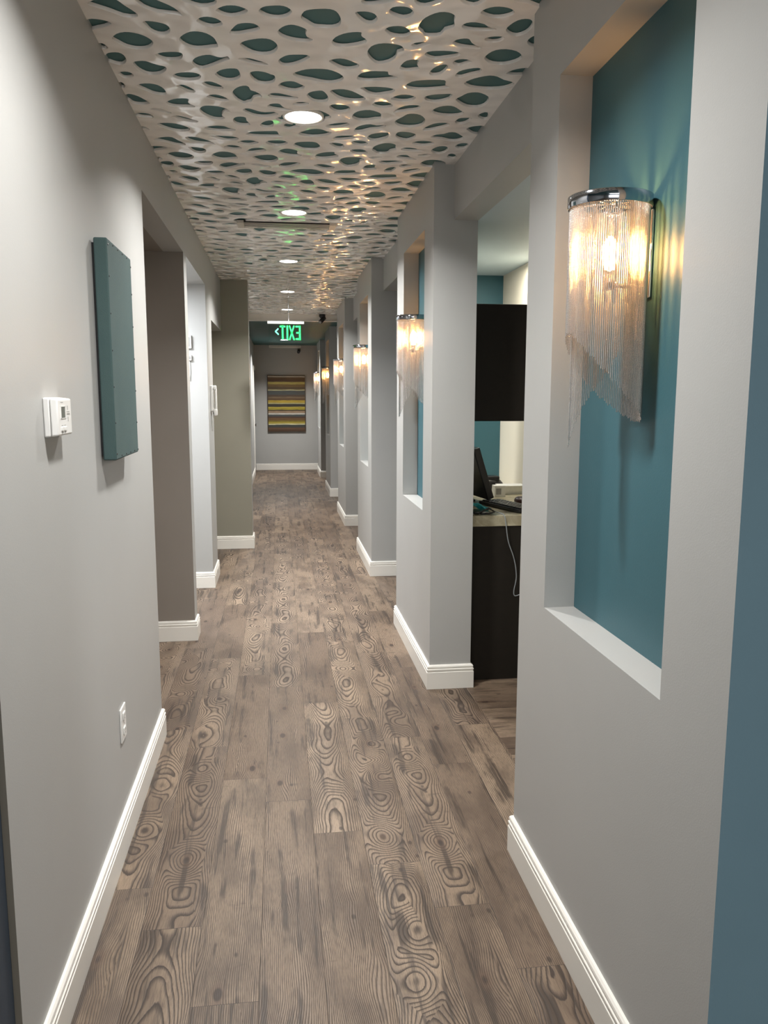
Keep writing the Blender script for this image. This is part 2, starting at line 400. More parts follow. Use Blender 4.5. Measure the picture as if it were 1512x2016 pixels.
# ------------------------------------------------------------------ left wall
XO = -2.6
bm = NB(); box(bm, XL-0.12, XL, 1.66, 3.7424, 0, ZC)
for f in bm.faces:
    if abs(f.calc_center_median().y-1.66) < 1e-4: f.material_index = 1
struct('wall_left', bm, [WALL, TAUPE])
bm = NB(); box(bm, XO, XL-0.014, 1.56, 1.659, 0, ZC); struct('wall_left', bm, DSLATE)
bm = NB(); box(bm, XO, XL-0.12, 3.60, 3.7424, 0, ZC); struct('wall_left', bm, WALL)
bm = NB(); box(bm, XL-0.12, XL, 3.7424, 5.2754, ZH, ZC); struct('wall_left', bm, WALL)
def front_mat(bm, y, mi=1):
    for f in bm.faces:
        if abs(f.calc_center_median().y-y) < 1e-4: f.material_index = mi
    return bm
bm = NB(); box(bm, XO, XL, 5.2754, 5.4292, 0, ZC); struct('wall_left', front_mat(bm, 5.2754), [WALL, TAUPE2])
bm = NB(); box(bm, XL-0.12, XL, 5.4292, 6.7656, ZH, ZC); struct('wall_left', bm, WALL)
bm = NB(); box(bm, XO, XL-0.12, 6.7656, 6.90, 0, ZC); box(bm, XL-0.12, XL, 6.7656, 7.2820, 0, ZC); struct('wall_left', bm, WALL)
bm = NB(); box(bm, XL-0.12, XL, 7.2820, 8.5215, 2.25, ZC); struct('wall_left', bm, WALL)
bm = NB(); box(bm, XO, XP, 8.5215, 8.75, 0, ZC); struct('wall_left', front_mat(bm, 8.5215), [WALL, WALLDIM])
bm = NB(); box(bm, XF-0.12, XF, 8.75, 16.85, 0, ZC); box(bm, XF-0.12, XF, 16.85, YE, 2.13, ZC); struct('wall_left', bm, WALL)
bm = NB(); box(bm, XO-0.12, XO, -3.2, YE, 0, ZC); struct('wall_outer_left', bm, WALL)
bm = NB(); box(bm, XO, 2.9, YE, YE+0.12, 0, ZC); struct('wall_end', bm, WALL)
# lobby behind the camera
bm = NB(); box(bm, XO, 2.9, -3.3, -3.2, 0, ZC); struct('wall_lobby_back', bm, WALL)
bm = NB(); box(bm, 2.9, 3.0, -3.2, 1.3, 0, ZC); struct('wall_lobby_right', bm, WALL)
# dark door at the far left end
bm = NB(); box(bm, XF-0.06, XF-0.02, 16.90, YE-0.05, 0.01, 2.10); d = struct('door_1', bm, WOODD)
bm = NB(); lathe(bm, 17.0, 1.0, [(0.012, XF-0.02), (0.012, XF+0.02), (0.026, XF+0.022), (0.026, XF+0.045)], 16, axis='x'); obj('door_handle', bm, CHROME, d)
bm = NB(); box(bm, XF-0.02, XF+0.016, 16.76, 16.85, 0, 2.21, 0, 0.003); box(bm, XF-0.02, XF+0.016, 16.85, YE-0.02, 2.13, 2.21, 0, 0.003); struct('trim_2', bm, TRIM)

# ------------------------------------------------------------------ baseboards
BP = [(0.0, 0.0), (0.016, 0.0), (0.016, 0.094), (0.0125, 0.097), (0.0125, 0.101), (0.0155, 0.104), (0.0155, 0.111), (0.011, 0.1145), (0.011, 0.118), (0.0135, 0.121), (0.012, 0.128), (0.007, 0.1335), (0.0, 0.1345)]
def baseboard(name, path):      # room is on the left-hand side of the path direction
    bm = NB(); P = [Vector((x, y)) for x, y in path]; n = len(P); rings = []
    for i in range(n):
        d0 = (P[i]-P[i-1]).normalized() if i else (P[1]-P[0]).normalized()
        d1 = (P[i+1]-P[i]).normalized() if i < n-1 else d0
        n0 = Vector((-d0.y, d0.x)); n1 = Vector((-d1.y, d1.x))
        m = (n0+n1); m = m/ m.length_squared*2 if m.length > 1e-6 else n0
        rings.append([bm.verts.new((P[i].x+m.x*o, P[i].y+m.y*o, z)) for o, z in BP])
    for a, b in zip(rings, rings[1:]):
        for k in range(len(BP)-1): bm.faces.new((a[k], b[k], b[k+1], a[k+1]))
    bm.faces.new(rings[0]); bm.faces.new(list(reversed(rings[-1])))
    return struct(name, bm, TRIM)
c = COLS[0]; baseboard('baseboard_right', [(XR, c[0]+0.02), (XR, c[1]), (XB, c[1])])
for c in COLS[1:]:
    baseboard('baseboard_right', [(XB, c[0]+0.08), (XB, c[0]), (XR, c[0]), (XR, c[1]), (XB, c[1])])
baseboard('baseboard_left', [(XO, 3.7424), (XL, 3.7424), (XL, 1.67)])
baseboard('baseboard_left', [(XO, 5.4292), (XL, 5.4292), (XL, 5.2754), (XO, 5.2754)])
baseboard('baseboard_left', [(XL-0.12, 7.2820), (XL, 7.2820), (XL, 6.7656), (XO, 6.7656)])
baseboard('baseboard_left', [(XF, 16.76), (XF, 8.75), (XP, 8.75), (XP, 8.5215), (XO, 8.5215)])
baseboard('baseboard_end', [(XB, YE), (XF, YE)])

# ------------------------------------------------------------------ perforated screen
HOLES = """628,2593 638,2567 662,2550 689,2548 715,2557 731,2575 730,2596 708,2617 678,2625 646,2612
350,2618 358,2594 380,2585 404,2588 420,2604 428,2624 422,2650 400,2663 374,2652 356,2638
249,2643 265,2633 289,2632 310,2644 321,2668 322,2689 310,2713 289,2711 269,2688 257,2668
-44,2671 -30,2644 -9,2633 21,2627 42,2634 57,2655 57,2674 43,2700 18,2715 -10,2712 -31,2696
737,2697 741,2660 756,2627 776,2614 796,2618 810,2642 815,2677 808,2715 785,2740 756,2727
-173,2685 -159,2664 -138,2648 -111,2645 -90,2655 -76,2669 -78,2686 -99,2708 -127,2722 -151,2715 -165,2701
591,2689 602,2665 629,2657 660,2666 676,2682 704,2692 706,2706 677,2715 635,2718 604,2710
456,2716 460,2667 478,2630 505,2605 532,2604 551,2616 560,2632 562,2658 571,2692 567,2710 546,2727 539,2765 513,2776 488,2775 478,2754 467,2742
85,2691 94,2656 112,2641 142,2632 172,2630 192,2643 206,2675 212,2708 208,2740 187,2759 155,2761 129,2758 106,2732 90,2714
354,2752 364,2725 391,2714 412,2717 431,2737 442,2764 431,2787 407,2795 376,2785
-238,2761 -223,2738 -201,2729 -177,2736 -160,2757 -157,2781 -176,2798 -198,2802 -219,2790 -233,2774
830,2770 833,2740 845,2724 867,2740 882,2787 868,2811 844,2797
686,2769 703,2751 727,2745 747,2749 750,2766 742,2784 719,2795 695,2785
-141,2833 -128,2799 -111,2768 -85,2756 -60,2758 -44,2777 -42,2795 -52,2811 -82,2829 -111,2844 -134,2847
13,2805 28,2771 47,2753 66,2750 91,2763 108,2782 105,2808 111,2833 128,2846 125,2863 107,2872 74,2869 44,2857 21,2834
587,2815 597,2788 619,2775 637,2777 652,2803 672,2823 692,2835 689,2848 658,2849 622,2842 599,2830
-407,2797 -394,2784 -373,2784 -352,2790 -335,2801 -326,2825 -330,2858 -349,2879 -371,2879 -390,2859 -398,2828
-596,2833 -571,2795 -544,2791 -519,2798 -505,2812 -507,2824 -528,2845 -553,2859 -574,2872 -594,2864
191,2857 201,2821 225,2792 253,2777 282,2774 284,2795 289,2808 303,2825 306,2849 282,2872 246,2891 216,2893 196,2880
455,2846 467,2828 492,2819 513,2819 520,2833 501,2848 479,2869 462,2861
723,2917 728,2879 746,2848 778,2836 817,2847 843,2874 853,2905 840,2939 806,2966 764,2966 735,2942
-305,2896 -290,2868 -265,2842 -239,2837 -214,2847 -194,2874 -187,2903 -183,2946 -204,2957 -239,2972 -269,2973 -293,2953 -306,2923
512,2913 522,2891 551,2880 594,2876 627,2884 636,2904 622,2923 589,2940 556,2953 526,2936
316,2918 324,2876 347,2851 380,2844 411,2850 430,2865 439,2897 420,2915 420,2957 401,2998 367,3019 342,2995 321,2949
-110,2912 -94,2889 -67,2872 -37,2861 -11,2865 8,2889 15,2920 11,2952 -9,2984 -40,2995 -71,2984 -97,2954 -109,2932
-523,2921 -503,2889 -474,2872 -446,2874 -420,2889 -402,2913 -394,2942 -406,2976 -428,2998 -459,3004 -489,2991 -510,2962 -524,2940
623,2968 631,2945 652,2935 675,2939 689,2957 671,2979 652,2998 632,2989
-582,2987 -575,2970 -563,2969 -554,2987 -552,3007 -565,3017 -575,3012
445,3048 448,3008 460,2974 485,2960 504,2968 504,3006 520,3044 501,3055 470,3066
16,3031 32,2999 52,2980 83,2973 111,2972 125,2987 119,3009 95,3042 68,3068 39,3079 22,3065
835,3037 850,3006 877,2985 904,2981 922,3008 912,3039 878,3052 849,3051
191,3017 206,2996 230,2986 255,2993 281,3013 300,3033 296,3060 273,3078 247,3078 217,3053
558,3074 565,3027 583,2996 604,2989 615,3009 612,3049 600,3084 574,3096
-407,3045 -385,3021 -360,3011 -333,3006 -313,3012 -309,3032 -317,3063 -338,3078 -370,3082 -391,3068
656,3079 662,3043 689,3016 723,3002 741,3018 739,3050 711,3071 684,3099 664,3096
-124,3037 -103,3026 -79,3027 -55,3041 -31,3055 -18,3071 -24,3082 -53,3082 -80,3070 -108,3052
-283,3080 -270,3048 -243,3023 -216,3015 -193,3029 -176,3031 -158,3020 -152,3032 -153,3049 -168,3062 -186,3080 -213,3110 -251,3142 -274,3131 -284,3106
-584,3102 -568,3054 -548,3039 -524,3037 -511,3055 -508,3088 -514,3119 -531,3143 -551,3141 -569,3126
302,3150 313,3107 342,3083 379,3078 409,3078 415,3105 451,3124 440,3146 399,3164 353,3177 314,3173
705,3152 721,3112 748,3084 781,3064 811,3070 843,3096 876,3110 895,3133 882,3166 849,3190 792,3200 739,3189
68,3145 87,3118 115,3096 150,3086 190,3086 224,3106 248,3136 256,3163 245,3194 213,3216 175,3213 140,3198 107,3188 80,3172
-491,3116 -468,3100 -444,3098 -422,3116 -400,3130 -381,3141 -384,3173 -408,3209 -438,3222 -462,3216 -482,3186 -490,3151
-213,3183 -194,3148 -168,3128 -139,3122 -126,3134 -120,3180 -124,3209 -145,3236 -175,3243 -200,3224 -209,3201
489,3206 509,3159 544,3140 585,3130 626,3129 638,3154 641,3179 662,3196 645,3211 599,3230 547,3241 505,3230
-88,3162 -76,3141 -54,3135 -29,3143 -11,3159 2,3168 6,3206 -3,3241 -31,3258 -61,3249 -82,3208
-368,3218 -348,3192 -319,3180 -290,3179 -271,3191 -264,3213 -276,3244 -309,3260 -342,3257 -362,3241
-563,3225 -546,3206 -524,3203 -511,3218 -508,3241 -524,3262 -546,3268 -557,3247
14,3264 29,3232 51,3216 74,3216 97,3238 116,3259 110,3287 83,3311 52,3308 26,3288
324,3247 359,3230 402,3226 437,3232 459,3249 454,3280 426,3300 393,3315 362,3302 339,3271
-270,3277 -250,3258 -228,3259 -204,3283 -190,3312 -200,3337 -227,3332 -248,3319 -261,3301
583,3321 592,3292 620,3274 652,3265 679,3260 688,3274 684,3317 665,3344 633,3361 603,3352
709,3319 724,3279 741,3244 769,3231 794,3237 830,3269 842,3315 839,3370 813,3398 772,3394 735,3359
212,3299 228,3276 262,3267 298,3283 333,3320 357,3350 351,3378 316,3388 275,3383 241,3354
454,3348 465,3318 489,3294 523,3293 551,3316 548,3340 524,3365 489,3367
-589,3340 -574,3308 -562,3311 -557,3340 -565,3367 -575,3363
-370,3320 -347,3302 -329,3310 -313,3333 -299,3362 -309,3385 -329,3377 -349,3353 -362,3335
125,3348 137,3315 160,3298 183,3293 200,3322 211,3364 210,3402 189,3420 157,3415 136,3385
-516,3340 -496,3314 -462,3306 -434,3319 -417,3352 -413,3393 -418,3421 -442,3424 -467,3411 -489,3382 -507,3359
-25,3368 -9,3345 18,3341 45,3353 69,3366 92,3374 89,3396 61,3406 18,3400 -13,3394
-162,3365 -150,3322 -129,3291 -106,3280 -94,3294 -89,3324 -71,3337 -52,3366 -47,3393 -64,3395 -80,3408 -90,3448 -106,3461 -122,3475 -145,3444 -158,3402
388,3415 401,3386 424,3376 449,3382 473,3413 468,3439 441,3453 412,3447
-265,3420 -249,3395 -225,3387 -200,3402 -178,3437 -187,3460 -217,3457 -246,3441
486,3493 498,3450 521,3412 554,3398 580,3404 588,3428 578,3455 544,3470 511,3490
71,3457 85,3434 112,3424 133,3429 137,3446 120,3466 92,3472
641,3462 651,3420 675,3394 706,3387 731,3404 757,3436 775,3455 772,3487 739,3507 694,3508 658,3491
220,3462 231,3436 255,3431 284,3437 305,3461 303,3497 283,3520 255,3524 231,3496
-580,3457 -568,3430 -551,3426 -528,3446 -510,3477 -493,3518 -506,3534 -531,3543 -557,3536 -568,3513
842,3493 849,3455 872,3442 893,3524 868,3528
-30,3496 -16,3464 5,3454 22,3459 33,3487 51,3508 74,3515 69,3530 33,3533 -6,3523
-430,3504 -408,3471 -379,3450 -345,3445 -334,3458 -341,3488 -333,3511 -318,3529 -324,3545 -356,3546 -394,3549 -423,3533
321,3568 329,3519 352,3490 387,3478 421,3497 439,3521 446,3579 421,3590 393,3608 357,3613 333,3594
763,3570 770,3530 794,3519 822,3518 824,3545 813,3585 791,3605 773,3596
129,3531 154,3512 182,3513 209,3536 235,3575 231,3602 209,3616 157,3601
-130,3550 -115,3527 -94,3530 -67,3552 -38,3561 -3,3553 17,3577 8,3594 -32,3621 -72,3621 -107,3594
508,3609 516,3575 533,3540 547,3508 571,3498 602,3509 628,3549 637,3592 632,3638 603,3667 561,3673 524,3652
-304,3563 -288,3525 -263,3514 -228,3517 -202,3534 -186,3557 -180,3593 -201,3580 -213,3603 -217,3630 -206,3655 -222,3679 -255,3678 -284,3644 -302,3604
-507,3590 -487,3572 -460,3579 -439,3601 -422,3620 -433,3632 -456,3625 -481,3602
4,3643 12,3621 33,3609 48,3616 48,3660 26,3674
643,3689 654,3652 677,3609 711,3591 739,3595 749,3617 734,3647 705,3675 675,3702 652,3708
832,3658 846,3627 869,3612 896,3608 913,3647 904,3720 876,3718 848,3685
-586,3666 -569,3645 -546,3637 -519,3643 -505,3668 -506,3695 -527,3693 -555,3691 -568,3682
216,3705 239,3673 271,3654 308,3645 321,3668 308,3693 276,3715 242,3725
-176,3673 -163,3639 -141,3628 -120,3638 -118,3676 -103,3725 -120,3741 -150,3740 -171,3717
-430,3669 -411,3653 -386,3658 -356,3681 -323,3709 -332,3731 -358,3727 -385,3712 -415,3689
345,3747 354,3698 377,3666 409,3651 438,3664 474,3653 478,3682 455,3711 418,3725 383,3760 356,3769
-64,3725 -48,3684 -25,3661 -7,3667 -4,3700 -8,3741 -34,3760 -57,3748
38,3729 49,3693 109,3714 87,3746 64,3766 45,3757
696,3791 716,3751 748,3735 767,3712 795,3710 826,3743 849,3777 851,3800 829,3831 793,3836 753,3815 720,3813
536,3788 541,3744 563,3732 591,3735 612,3747 627,3763 630,3807 618,3833 598,3855 563,3841 546,3818
-308,3805 -284,3772 -250,3758 -217,3761 -203,3779 -170,3804 -183,3823 -225,3833 -274,3830
102,3822 126,3782 152,3755 182,3742 209,3751 230,3772 250,3784 244,3815 214,3844 168,3859 124,3847
-505,3777 -485,3756 -455,3749 -420,3756 -389,3781 -369,3813 -378,3850 -410,3862 -446,3853 -480,3822
414,3829 428,3784 461,3761 495,3753 506,3774 508,3823 488,3851 455,3878 426,3866
-575,3811 -560,3815 -544,3854 -559,3856 -576,3840
-130,3859 -104,3821 -58,3807 -16,3799 11,3801 19,3851 44,3873 19,3879 -28,3885 -83,3887 -118,3879
259,3869 280,3831 315,3818 350,3817 364,3836 350,3863 312,3881 276,3890
836,3909 846,3868 867,3854 888,3862 897,3901 886,3936 857,3940
-300,3909 -272,3896 -229,3894 -191,3898 -164,3919 -174,3953 -214,3968 -249,3950 -274,3928
-406,3946 -387,3928 -356,3929 -323,3953 -294,3984 -274,4032 -298,4028 -349,4022 -386,3994
-551,3990 -522,3961 -489,3944 -462,3947 -440,3988 -412,4037 -421,4065 -457,4063 -493,4034 -525,4013"""
PER = 1.298
DL = [(0.120, 3.615), (0.113, 5.42), (0.100, 7.33), (0.112, 9.42), (0.128, 11.35), (0.03, 1.80)]
def smooth_poly(P):
    n = len(P); out = []
    for i in range(n):
        p0, p1, p2, p3 = P[i-1], P[i], P[(i+1) % n], P[(i+2) % n]
        sharp = (p1-p0).length < 1e-6
        for t in (0.0, 0.5):
            out.append(0.5*((2*p1) + (p2-p0)*t + (2*p0-5*p1+4*p2-p3)*t*t + (3*p1-p0-3*p2+p3)*t**3))
    return out
VENT = (-0.262, 0.404, 5.69, 5.86)
def build_screen():
    base = []
    for l in HOLES.strip().split('\n'):
        P = [Vector([float(a)/1000 for a in q.split(',')]) for q in l.split()]
        base.append(smooth_poly(P))
    x0, x1, y0, y1 = XL, XH, 1.0, YT
    polys = []
    for k in range(-2, 8):
        for P in base:
            Q = [Vector((p.x, p.y+k*PER)) for p in P]
            my = sum(p.y for p in Q)/len(Q); mx = sum(p.x for p in Q)/len(Q)
            if max(p.y for p in Q) < y0+0.02 or min(p.y for p in Q) > y1-0.02: continue
            if VENT[2]-0.03 < my < VENT[3]+0.02 and VENT[0]-0.03 < mx < VENT[1]+0.03: continue
            if max(p.y for p in Q) > y1-0.01 or min(p.y for p in Q) < y0+0.01: continue
            polys.append(Q)
    for lx, ly in DL:
        polys.append([Vector((lx+0.094*math.cos(a*math.pi/20), ly+0.094*math.sin(a*math.pi/20))) for a in range(40)])
    polys.append([Vector(p) for p in ((VENT[0]+.02, VENT[2]+.02), (VENT[1]-.02, VENT[2]+.02), (VENT[1]-.02, VENT[3]-.02), (VENT[0]+.02, VENT[3]-.02))])
    verts = [Vector((x0, y0)), Vector((x1, y0)), Vector((x1, y1)), Vector((x0, y1))]; faces = [[0, 1, 2, 3]]
    for Q in polys:
        a = sum(Q[i].x*Q[(i+1) % len(Q)].y-Q[(i+1) % len(Q)].x*Q[i].y for i in range(len(Q)))
        if a < 0: Q = Q[::-1]
        b = len(verts); verts += Q; faces.append(list(range(b, b+len(Q))))
    ov, oe, of, _, _, fo = delaunay_2d_cdt(verts, [], faces, 0, 1e-6)
    bm = NB(); bv = [bm.verts.new((v.x, v.y, ZP)) for v in ov]
    for f, o in zip(of, fo):
        if len(o) == 1 and o[0] == 0:
            bm.faces.new([bv[i] for i in f])
    for v in [v for v in bm.verts if not v.link_faces]: bm.verts.remove(v)
    bmesh.ops.join_triangles(bm, faces=bm.faces, angle_face_threshold=0.1, angle_shape_threshold=3.1, cmp_seam=False, cmp_sharp=False, cmp_uvs=False, cmp_vcols=False, cmp_materials=False)
    for f in bm.faces:
        f.normal_update()
        if f.normal.z > 0: f.normal_flip()
    edges = [e for e in bm.edges if e.is_boundary]
    def outer(v): return v.co.x < x0+1e-4 or v.co.x > x1-1e-4 or v.co.y < y0+1e-4 or v.co.y > y1-1e-4
    # outward (into the hole) direction of each rim vertex
    off = {}
    for e in edges:
        f = e.link_faces[0]; c = f.calc_center_median(); a, b = e.verts
        d = (b.co-a.co); nrm = Vector((-d.y, d.x, 0)).normalized()
        if (c-a.co).dot(nrm) > 0: nrm = -nrm
        for v in e.verts: off[v] = off.get(v, Vector()) + nrm
    rings = [{v: v for v in off}]
    for dist, dz in ((0.0008, 0.0005), (0.0016, 0.0018), (0.0020, 0.0110)):
        rings.append({v: bm.verts.new(v.co + (Vector() if outer(v) else off[v].normalized()*dist) + Vector((0, 0, dz))) for v in off})
    for e in edges:
        a, b = e.verts
        for r0, r1 in zip(rings, rings[1:]):
            f = bm.faces.new((r0[a], r0[b], r1[b], r1[a])); f.smooth = True
    bmesh.ops.recalc_face_normals(bm, faces=bm.faces)
    return tag(obj('ceiling_screen', bm, SCREEN, fixn=False), 'glossy white perforated screen with organic oval cut-outs under the teal ceiling', 'ceiling screen')
build_screen()

# ------------------------------------------------------------------ downlights
names = ['nearest of the round recessed downlights, largest white disc in the screen', 'round recessed downlight just in front of the linear slot vent',
         'third round recessed downlight, the first one beyond the slot vent', 'fourth round recessed downlight, crossed by the thin rod of the exit sign',
         'farthest round downlight in the white screen, just before the teal ceiling', None]
def downlight(x, y, z, label, r=0.084, power=DOWN_W):
    if not label: power = DOWN_W*0.72
    if label:
        t = thing('downlight', label, 'ceiling light', (x, y, z), 'downlights along the hallway ceiling')
    else:
        t = thing('downlight', 'round recessed downlight above the near wall, overhead of the thermostat', 'ceiling light', (x, y, z), 'downlights along the hallway ceiling')
    bm = NB(); lathe(bm, x, y, [(r-0.008, z+0.002), (r-0.006, z-0.002), (r, z-0.0025), (r+0.003, z), (r+0.003, z+0.02), (r-0.008, z+0.02)], 48, caps=False); obj('trim_ring', bm, TRIM, t)
    bm = NB(); lathe(bm, x, y, [(r-0.008, z+0.004), (r-0.0085, z+0.001), (r*0.6, z-0.001), (0.002, z-0.002)], 48); obj('lens', bm, LENS, t)
    area('downlight_lamp', (0, 0, -0.012), 0.15, power, DOWN_COL, shape='DISK', parent=t, spread=math.radians(135))
    return t
for (x, y), nm in zip(DL, names): downlight(x, y, ZP+0.004, nm)
downlight(0.118, 15.99, ZT-0.004, 'small round downlight in the flat teal ceiling beyond the screen', power=DOWN_W*1.5)

# ------------------------------------------------------------------ slot vent in the screen
t = thing('slot_vent', 'long linear slot air diffuser set into the perforated screen', 'vent', (0.07, 5.775, ZP))
x0, x1, y0, y1 = VENT
part('end_cap', t, VENTM, (x0, x0+0.045, y0, y1, ZP-0.014, ZP+0.006), bev=0.002)
part('end_cap', t, VENTM, (x1-0.045, x1, y0, y1, ZP-0.014, ZP+0.006), bev=0.002)
sl = [(x0+0.045, x1-0.045, y0+0.002+k*0.038, y0+0.018+k*0.038, ZP-0.012, ZP-0.0105) for k in range(5)]
sl = [(a, b, c_, min(d_, y1), e, f_) for a, b, c_, d_, e, f_ in sl]
for q in sl: part('slat', t, VENTM, q)
part('plenum', t, SLOT, (x0+0.03, x1-0.03, y0+0.004, y1-0.002, ZP-0.003, ZP+0.008))

# ------------------------------------------------------------------ chain sconces
def chain_mesh(cx, cy, rx, ry, n, ztop, zfun, step=0.0036, rb=0.00135):
    bm = NB()
    for i in range(n):
        a = 2*math.pi*i/n
        x, y = cx+rx*math.cos(a), cy+ry*math.sin(a)
        zb = zfun(a) + random.uniform(-0.004, 0.004)
        m = 5; z = ztop; prev = None; ph = random.random()*step
        prof = [(rb*0.45, ztop)]
        z = ztop-ph
        while z > zb:
            prof += [(rb*0.42, z), (rb, z-step*0.30), (rb, z-step*0.70)]
            z -= step
        prof.append((rb*0.3, z))
        for r, zz in prof:
            ring = [bm.verts.new((x+r*math.cos(2*math.pi*k/m+a), y+r*math.sin(2*math.pi*k/m+a), zz)) for k in range(m)]
            if prev:
                for k in range(m):
                    f = bm.faces.new((prev[k], ring[k], ring[(k+1) % m], prev[(k+1) % m])); f.smooth = True
            prev = ring
    return bm
def sconce(cy, label):
    cx, rx, ry, zt = 0.790, 0.100, 0.094, 2.070
    t = thing('chain_sconce', label, 'wall lamp', (XN, cy, zt), 'chain sconces in the wall niches')
    def ell(s, z): return [(cx+(rx*s)*math.cos(2*math.pi*k/72), cy+(ry*s if s == 1 else ry-(1-s)*rx)*math.sin(2*math.pi*k/72), z) for k in range(72)]
    bm = NB(); L = []
    for dx, z in ((0, zt-0.0015), (-0.0015, zt), (-0.003, zt), (-0.003, zt-0.028), (-0.0015, zt-0.0285), (0, zt-0.027)):
        L.append([bm.verts.new((cx+(rx+dx)*math.cos(2*math.pi*k/72), cy+(ry+dx)*math.sin(2*math.pi*k/72), z)) for k in range(72)])
    for a, b in zip(L, L[1:]+L[:1]):
        for k in range(72):
            f = bm.faces.new((a[k], a[(k+1) % 72], b[(k+1) % 72], b[k])); f.smooth = True
    obj('chrome_band', bm, BAND, t)
    # hanger plate inside the band (open spokes), and the wall bracket
    bm = NB(); 
    for a in (0.6, 1.6, 2.6):
        d = Vector((math.cos(a)*(rx-.004), math.sin(a)*(ry-.004), 0)); tube(bm, [Vector((cx, cy, zt-0.016))-d, Vector((cx, cy, zt-0.016))+d], 0.002, 6)
    box(bm, cx+0.01, XN-0.008, cy-0.012, cy+0.012, zt-0.022, zt-0.012)
    obj('hanger_frame', bm, CHROME, t)
    bm = NB(); box(bm, XN-0.008, XN, cy-0.03, cy+0.03, zt-0.235, zt-0.03, 0, 0.003); obj('back_plate', bm, CHROME, t)
    sock = NB(); tube(sock, [(XN-0.01, cy, zt-0.205), (cx+0.03, cy, zt-0.205), (cx+0.012, cy, zt-0.20)], 0.006, 8); lathe(sock, cx+0.005, cy, [(0.013, zt-0.215), (0.014, zt-0.17)], 16)
    obj('socket', sock, CHROME, t)
    def zo(a):
        f = (1+math.cos(a))/2
        return 1.755 - 0.215*f**0.75
    def zi(a):
        d = math.degrees(a)
        if d <= 150: return min(1.74, 1.48+(150-d)/80*0.17)
        return 1.48 if d < 172 else 1.82
    if 'fr' not in SCN:
        SCN['fr'] = True
        o = obj('chain_fringe', chain_mesh(cx, cy, rx-0.006, ry-0.006, 132, zt-0.02, zo), BEAD, t, fixn=False); o['kind'] = 'stuff'
        i = obj('inner_chain_fringe', chain_mesh(cx, cy, (rx)*0.80, ry*0.80, 92, zt-0.02, zi), BEAD, t, fixn=False); i['kind'] = 'stuff'
        SCN['o'], SCN['i'] = o, i
    else:
        for k in ('o', 'i'):
            q = SCN[k].copy(); COL.objects.link(q); q.parent = t
    bm = NB(); lathe(bm, cx+0.005, cy, [(0.010, zt-0.172), (0.013, zt-0.160), (0.019, zt-0.140), (0.0205, zt-0.125), (0.017, zt-0.108), (0.009, zt-0.096), (0.003, zt-0.090)], 20)
    obj('bulb', bm, BULB, t)
    return t
SCN = {}
labs = ['large chrome-banded chain sconce in the nearest teal niche, front right',
        'chain sconce on the second white pier, beside the desk nook opening',
        'chain sconce on the third pier, next beyond the desk nook pier',
        'chain sconce on the fourth pier, third from the far end',
        'small chain sconce second from the far end of the hallway',
        'smallest and farthest chain sconce, beside the striped painting']
for c, l in zip(COLS, labs): sconce((c[2]+c[3])/2-0.02, l)

# ------------------------------------------------------------------ left wall items
# thermostat
T = thing('thermostat', 'white wall thermostat with small grey display, left of the teal canvas', 'thermostat', (XL, 2.15, 1.545))
def tapered(bm, xa, xb, y0, y1, z0, z1, ins):
    a = [(xa, y0, z0), (xa, y1, z0), (xa, y1, z1), (xa, y0, z1)]; b = [(xb, y0+ins, z0+ins*.5), (xb, y1-ins, z0+ins*.5), (xb, y1-ins, z1-ins*.5), (xb, y0+ins, z1-ins*.5)]
    A = [bm.verts.new(p) for p in a]; B = [bm.verts.new(p) for p in b]
    fs = [bm.faces.new(A[::-1]), bm.faces.new(B)] + [bm.faces.new((A[k], A[(k+1) % 4], B[(k+1) % 4], B[k])) for k in range(4)]
    r = bmesh.ops.bevel(bm, geom=list({e for f in fs for e in f.edges}), offset=0.004, segments=3, profile=0.5, affect='EDGES')
    for f in r['faces']: f.smooth = True
bm = NB(); tapered(bm, XL, XL+0.016, 2.078, 2.222, 1.497, 1.595, 0.002); obj('base_plate', bm, PLAS, T)
bm = NB(); tapered(bm, XL+0.0165, XL+0.034, 2.079, 2.221, 1.498, 1.594, 0.006); cov = obj('cover', bm, PLAS, T)
fx = XL+0.034
part('display', T, LCD, (fx-0.001, fx+0.0006, 2.112, 2.150, 1.544, 1.572))
part('display_bezel', T, PLAS, (fx-0.001, fx+0.0012, 2.108, 2.154, 1.572, 1.574), (fx-0.001, fx+0.0012, 2.108, 2.154, 1.542, 1.544), (fx-0.001, fx+0.0012, 2.106, 2.112, 1.542, 1.574), (fx-0.001, fx+0.0012, 2.150, 2.156, 1.542, 1.574))
part('button', T, PLAS, (fx-0.001, fx+0.003, 2.108, 2.128, 1.512, 1.522), bev=0.001)
part('button', T, PLAS, (fx-0.001, fx+0.003, 2.134, 2.154, 1.512, 1.522), bev=0.001)
for q in [(fx-0.0005, fx+0.0004, a, b, c_, d_) for a, b, c_, d_ in ((2.112, 2.128, 1.5245, 1.526), (2.136, 2.152, 1.5245, 1.526), (2.112, 2.134, 1.582, 1.5835), (2.174, 2.178, 1.563, 1.574), (2.166, 2.194, 1.558, 1.5595), (2.168, 2.196, 1.551, 1.555), (2.176, 2.180, 1.534, 1.546), (2.115, 2.119, 1.504, 1.509), (2.141, 2.146, 1.504, 1.509))]: part('printed_mark', T, PLASG, q)
